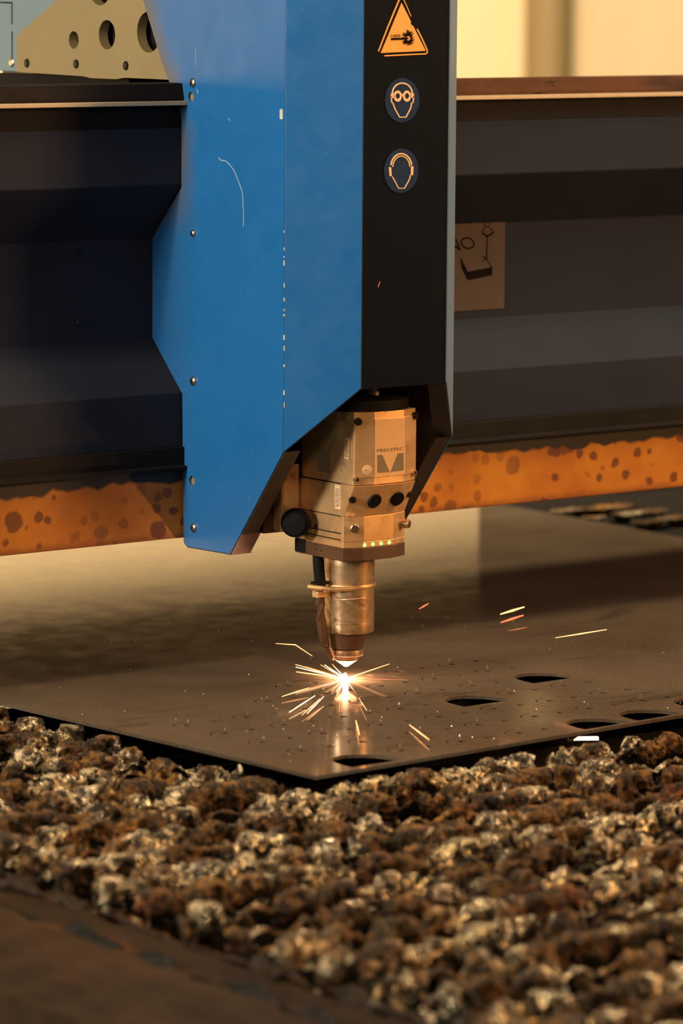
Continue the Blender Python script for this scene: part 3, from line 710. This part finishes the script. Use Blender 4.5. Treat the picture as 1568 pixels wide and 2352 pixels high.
def crust(name, a, b, rw, rh, step, nr, seed, wob=.0048, notch=0.0, zs=0.0, phase=None):
    """lumpy slag crust grown around the top edge of a bar from a to b"""
    a, b = np.array(a, float), np.array(b, float); L = np.linalg.norm(b - a); n = max(8, int(L/step)); d = (b-a)/L
    side_ = np.array([-d[1], d[0], 0]); up = np.array([0, 0, 1.0])
    s = np.linspace(0, L, n); P = a + d*s[:, None]; so = np.array([seed*1.7, seed*.9, seed*.37])
    P = P + side_*((vn(P + so, 14)*2.2 + vn(P + so, 38))*wob)[:, None] + up*((vn(P + so*2, 20)*1.6)*wob)[:, None]
    if zs and phase is not None: P = P + up*(zs*(.5 + .5*np.cos((s + a[0]*d[0] + a[1]*d[1] - phase)*2*np.pi/.0545)))[:, None]
    th = np.linspace(0, 2*np.pi, nr, endpoint=False)
    env = 1 + .85*vn(P + so*3, 24) + .30*vn(P + so*3, 60)
    if notch: env = env*np.clip((vn(P + so*5, 24) + notch)*7, .16, 1)
    end = np.minimum(1, np.minimum(s, L - s)/.014 + .12); env = env*np.sqrt(end)
    off = side_[None, None, :]*(rw*np.cos(th))[None, :, None] + up[None, None, :]*(rh*np.sin(th))[None, :, None]
    V = P[:, None, :] + off*env[:, None, None]; Vf = V.reshape(-1, 3)
    dirn = (off/np.linalg.norm(off, axis=2, keepdims=True)).repeat(n, 0).reshape(-1, 3)
    disp = .008*vn(Vf + so, 50) + .0120*(.25 - np.abs(vn(Vf + so, 105)))*2 + .0080*(.25 - np.abs(vn(Vf + so, 230))) + .0062*vn(Vf + so, 420)
    Vf = Vf + dirn*(disp*np.clip(env.repeat(nr), .3, 1.2))[:, None]
    Vf = Vf + side_*((vn(Vf - so, 70))*.006)[:, None] + d*((vn(Vf + 2*so, 80))*.006)[:, None]
    Vf[:, 2] = np.minimum(Vf[:, 2], -.0055)
    k = np.arange((n-1)*nr).reshape(n-1, nr); r = np.roll(k, -1, 1)
    quads = np.stack([k, r, r + nr, k + nr], -1).reshape(-1, 4)
    me = bpy.data.meshes.new(name); me.vertices.add(len(Vf)); me.vertices.foreach_set('co', Vf.astype(np.float32).ravel())
    me.loops.add(quads.size); me.loops.foreach_set('vertex_index', quads[:, ::-1].astype(np.int32).ravel()); me.polygons.add(len(quads))
    me.polygons.foreach_set('loop_start', np.arange(0, quads.size, 4, dtype=np.int32)); me.polygons.foreach_set('loop_total', np.full(len(quads), 4, np.int32))
    me.update(calc_edges=True); me.materials.append(M_slag); return me
SP = .0735
xL = -.853
ys = [-1.500 + SP*i for i in range(25)]
for i, y in enumerate(ys):
    xr = min(.65, .184 + (y + .428)*.922 + .24)
    if y > -.40: xr = (C0.x + (y - C0.y)*(C3.x - C0.x)/(C3.y - C0.y)) + .005
    xr = max(xr, -.45)
    body = MB().box(xL - .02, max(xr, .9) if y > -.40 else xr + .3, y - .0015, y + .0015, -.150, -.042).build('slat', M_dark); bd(body)
    near = y < -.9
    me = crust('slag_crust', (xL + .004, y, -.0275), (xr, y, -.0275), .0082, .0118, .0018 if not near else .0026, 40 if not near else 26, i + 1, notch=.26, zs=.010, phase=.01*math.sin(i))
    o = obj('slag_crust', me, None, body)
for k in range(30):
    x = -.820 + .0545*k
    y1 = min(.2, (x + .06)*.95 + .10) if x < -.43 else -.440
    y1 = .24 if x < -.47 else -.445
    y0 = max(-1.52, -.428 + (x - .184 - .24)/.922)
    if y0 > y1 - .1: continue
    body = MB().box(x - .0015, x + .0015, y0, y1, -.150, -.075).build('cross_bar', M_dark); bd(body)
    me = crust('slag_crust', (x, y0, -.058), (x, y1, -.058), .0052, .0085, .0034, 16, 60 + k, notch=.10, wob=.010)
    obj('slag_crust', me, None, body)
bd(MB().box(-.90, 1.2, -1.55, .45, -.20, -.155).build('scrap_tray', M_dark))
# frame rails along the left of the grid
def lumpy_strip(x0, x1, y0, y1, z, drop, seed):
    n, m = int((y1 - y0)/.012), 10; bm = bmesh.new(); rowz = []
    for i in range(n + 1):
        row = []
        y = y0 + (y1 - y0)*i/n
        jx = (math.sin(y*37 + seed) + math.sin(y*91 + seed*2) + math.sin(y*203))*.0016
        for j in range(m + 1):
            t = j/m; x = x0 + (x1 - x0)*t; e = jx if j in (0, m) else 0
            zz = z + .0012*math.sin(x*140 + y*60 + seed) + .001*math.sin(y*90 - x*40)
            row.append(bm.verts.new((x + e, y, zz)))
        rowz.append(row)
    for a, b in zip(rowz, rowz[1:]):
        for j in range(m): bm.faces.new((a[j], a[j+1], b[j+1], b[j]))
    g = bmesh.ops.extrude_face_region(bm, geom=bm.faces[:])
    bmesh.ops.translate(bm, verts=[v for v in g['geom'] if isinstance(v, bmesh.types.BMVert)], vec=(0, 0, -drop))
    return bm
bd(obj('inner_ledge', finish(lumpy_strip(-.922, -.864, -1.75, .35, -.034, .03, 1), 'inner_ledge', True), M_rail), 'narrow brown inner ledge')
bd(obj('outer_rail', finish(lumpy_strip(-1.108, -.942, -1.75, .35, -.026, .10, 4), 'outer_rail', True), M_rail), 'broad brown dusty frame rail')
bd(MB().box(-1.10, -.87, -1.75, .35, -.25, -.07).build('frame_web', M_dark))
me = crust('seam_crust', (-.860, -1.70, -.032), (-.860, .25, -.032), .008, .006, .004, 14, 120, notch=.15)
o = bd(obj('seam_crust', me)); o['label'] = 'crumbly slag where slats meet the ledge'; me.materials.clear(); me.materials.append(M_rail)
me = crust('seam_crust', (-.932, -1.70, -.034), (-.932, .25, -.034), .0085, .0065, .004, 14, 130, notch=.12)
o = bd(obj('seam_crust', me)); me.materials.clear(); me.materials.append(M_rubber)
BX = MB().box(-1.02, -1.0, -1.7, .3, -.86, -.12).build('bed_side', M_dark); bd(BX)
# low dark machine end beyond the sheet, with scrap on it
E_ = thing('machine_end', 'low black machine end beyond the right end of the sheet, behind the gantry', 'machine part', loc=(1.7, 1.0, 0))
def ep(o, lab=None):
    o.parent = E_; o.matrix_parent_inverse = Matrix.Translation(-Vector(E_.location))
    if lab: o['label'] = lab
    return o
ep(MB().box(1.262, 2.9, -.6, 1.30, -.5, -.02).build('end_block', M_dark, bevel=.004))
ep(MB().box(1.50, 2.9, 1.28, 1.55, -.5, .40).build('end_panel', M_dark, bevel=.01))
for k in range(3):
    me = crust('slag_crust', (1.235, .97 + k*.085 - .10, .004), (1.42, .97 + k*.085 - .10, .004), .016, .014, .005, 16, 200 + k, notch=.3)
    ep(obj('slag_crust', me))

# ---------------------------------------------------------------- sparks and cutting flare
fl_ = MB().lathe((0, 0, .0005), [(.0004, 0), (.0024, .001), (.0030, .0025), (.0018, .005), (.0004, .0075)], 20).build('cutting_flare', M_core, sm=True)
tag(fl_, 'white hot cutting point on the steel sheet below the nozzle', 'flare')
pl = bpy.data.lights.new('flare_light', 'POINT'); pl.energy = 2.0; pl.color = (1.0, .55, .28); pl.shadow_soft_size = .003
po = bpy.data.objects.new('flare_light', pl); COL.objects.link(po); po.location = (0, 0, .0095)
def spark(p0, p1, mat, r, lab, grp, mid=None):
    a, b = Vector(p0), Vector(p1); pts = [a] + ([Vector(m) for m in mid] if mid else [a.lerp(b, .5)]) + [b]
    rad = [r*.45] + [r]*(len(pts) - 2) + [r*.55]
    o = MB().tube(pts, rad, 6).build('spark', mat)
    return tag(o, lab, 'spark', grp)
def vp(x, y, d=0.0):
    """point on the upright plane through the cut that faces across the sheet, moved d nearer"""
    nrm = Vector((.612, .791, 0)); D = RC @ Vector(((x - 784)/FPX, -(y - 1176)/FPX, -1.0))
    return CAM + D*((-CAM.dot(nrm) - d)/D.dot(nrm))
O = (793, 1559)
burst = [((678, 1526), M_spark, .00075, 0), ((679, 1532), M_sparkhot, .00085, .01), ((680, 1543), M_spark, .0010, .02), ((736, 1527), M_spark, .0006, .01), ((745, 1527), M_sparkhot, .0007, .0),
 ((763, 1526), M_spark, .0006, .0), ((894, 1525), M_spark, .0007, .01), ((740, 1576), M_spark, .0006, .012), ((761, 1587), M_spark, .0006, .03), ((772, 1589), M_sparkhot, .0006, .03),
 ((773, 1598), M_spark, .0006, .05), ((880, 1561), M_sparkdim, .0005, .0), ((936, 1562), M_sparkdim, .00035, .0), ((820, 1597), M_sparkdim, .0005, .04), ((700, 1530), M_sparkdim, .0004, .0)]
burst_labels = ['topmost left thin spark of the burst, running flat to the left', 'white hot spark of the left fan, just under its topmost', 'broad orange spark, lowest of the left fan', 'short upper left spark, left of the steep pair by the nozzle', 'hot short upper left spark, just right of its thin neighbour', 'steepest spark rising left under the nozzle tip', 'long spark rising right, the only one up that side', 'short spark dropping gently left of the flare', 'steeper spark below left, left of the bundle under the flare', 'hot spark of the bundle under the flare, middle one', 'nearly upright spark of the bundle under the flare', 'dim red spark running level right of the flare, short', 'faintest spark running level right of the flare, longest', 'dim spark falling steeply right below the flare', 'hair thin dim spark inside the left fan']
for ((x, y), m, r, d), bl in zip(burst, burst_labels):
    a = vp(*O); b = vp(x, y, d)
    if b.z < .0015:
        b = pix(x, y, 2, .0015)
    spark(a + (b - a)*.03, b, m, r, bl, 'sparks bursting from the cut')
loose = [((633, 1478), (717, 1507), M_spark, .0007, [(678, 1481)], 'bent orange spark left of the nozzle'),
 ((647, 1600), (709, 1580), M_spark, .0008, None, 'orange spark low over the sheet, far left of the flare'),
 ((664, 1636), (723, 1598), M_sparkhot, .0007, None, 'slanting spark left of the flare, leftmost of three side by side'),
 ((693, 1643), (734, 1605), M_spark, .0006, None, 'slanting spark left of the flare, middle of three side by side'),
 ((705, 1639), (743, 1600), M_sparkhot, .0007, None, 'slanting spark left of the flare, rightmost of three side by side'),
 ((823, 1602), (842, 1632), M_spark, .0005, None, 'thin spark falling right of the flare'),
 ((817, 1655), (825, 1688), M_spark, .0009, None, 'short upright spark in front of the flare near the sheet corner'),
 ((940, 1665), (985, 1699), M_spark, .0009, None, 'bright slanting spark over the front of the sheet'),
 ((1148, 1411), (1204, 1394), M_spark, .0017, None, 'thick pale orange spark flying right, below the gantry'),
 ((1149, 1430), (1202, 1413), M_sparkdim, .0018, None, 'dim red spark just under the thick pale one'),
 ((1167, 1449), (1210, 1441), M_sparkdim, .0005, None, 'faint thin spark below the dim red one'),
 ((1275, 1465), (1393, 1446), M_spark, .0009, None, 'longest thin orange spark, farthest right'),
 ((962, 1399), (984, 1386), M_sparkdim, .0012, None, 'short dim spark right of the barrel'),
 ((868, 660), (872, 647), M_sparkdim, .0004, None, 'tiny stray spark in front of the black panel')]
for a, b, m, r, mid, lab in loose:
    if a[1] > 1560:
        A, Bp = pix(*a, 2, .004), pix(*b, 2, .006); md = None
    elif a[1] < 700:
        A, Bp = pix(*a, 1, YF - .02), pix(*b, 1, YF - .02); md = None
    else:
        A, Bp = vp(*a), vp(*b); md = [vp(*q) for q in mid] if mid else None
    spark(A, Bp, m, r, lab, 'loose sparks flying over the sheet', md)
for (xa, ya), (xb, yb) in (((781, 1607), (779, 1635)), ((786, 1607), (785, 1635))):
    spark(pix(xa, ya, 2, .003), pix(xb, yb, 2, .003), M_sparkdim, .0004, 'thin faint spark straight below the flare, ' + ('left' if xa < 784 else 'right') + ' one of the close pair', 'faint sparks in front of the flare')
# bright sliver of swarf lying at the front edge of the sheet
p = pix(1339, 1697, 2, -.008)
sl = MB().box(-.018, .018, -.003, .003, -.0016, .0016).build('metal_offcut', M_knurl, bevel=.0004)
sl.location = (p.x, p.y, -.0085); sl.rotation_euler = (R_(40), R_(0), R_(-34))
tag(sl, 'bright steel sliver lying on the slag at the front edge of the sheet', 'offcut')
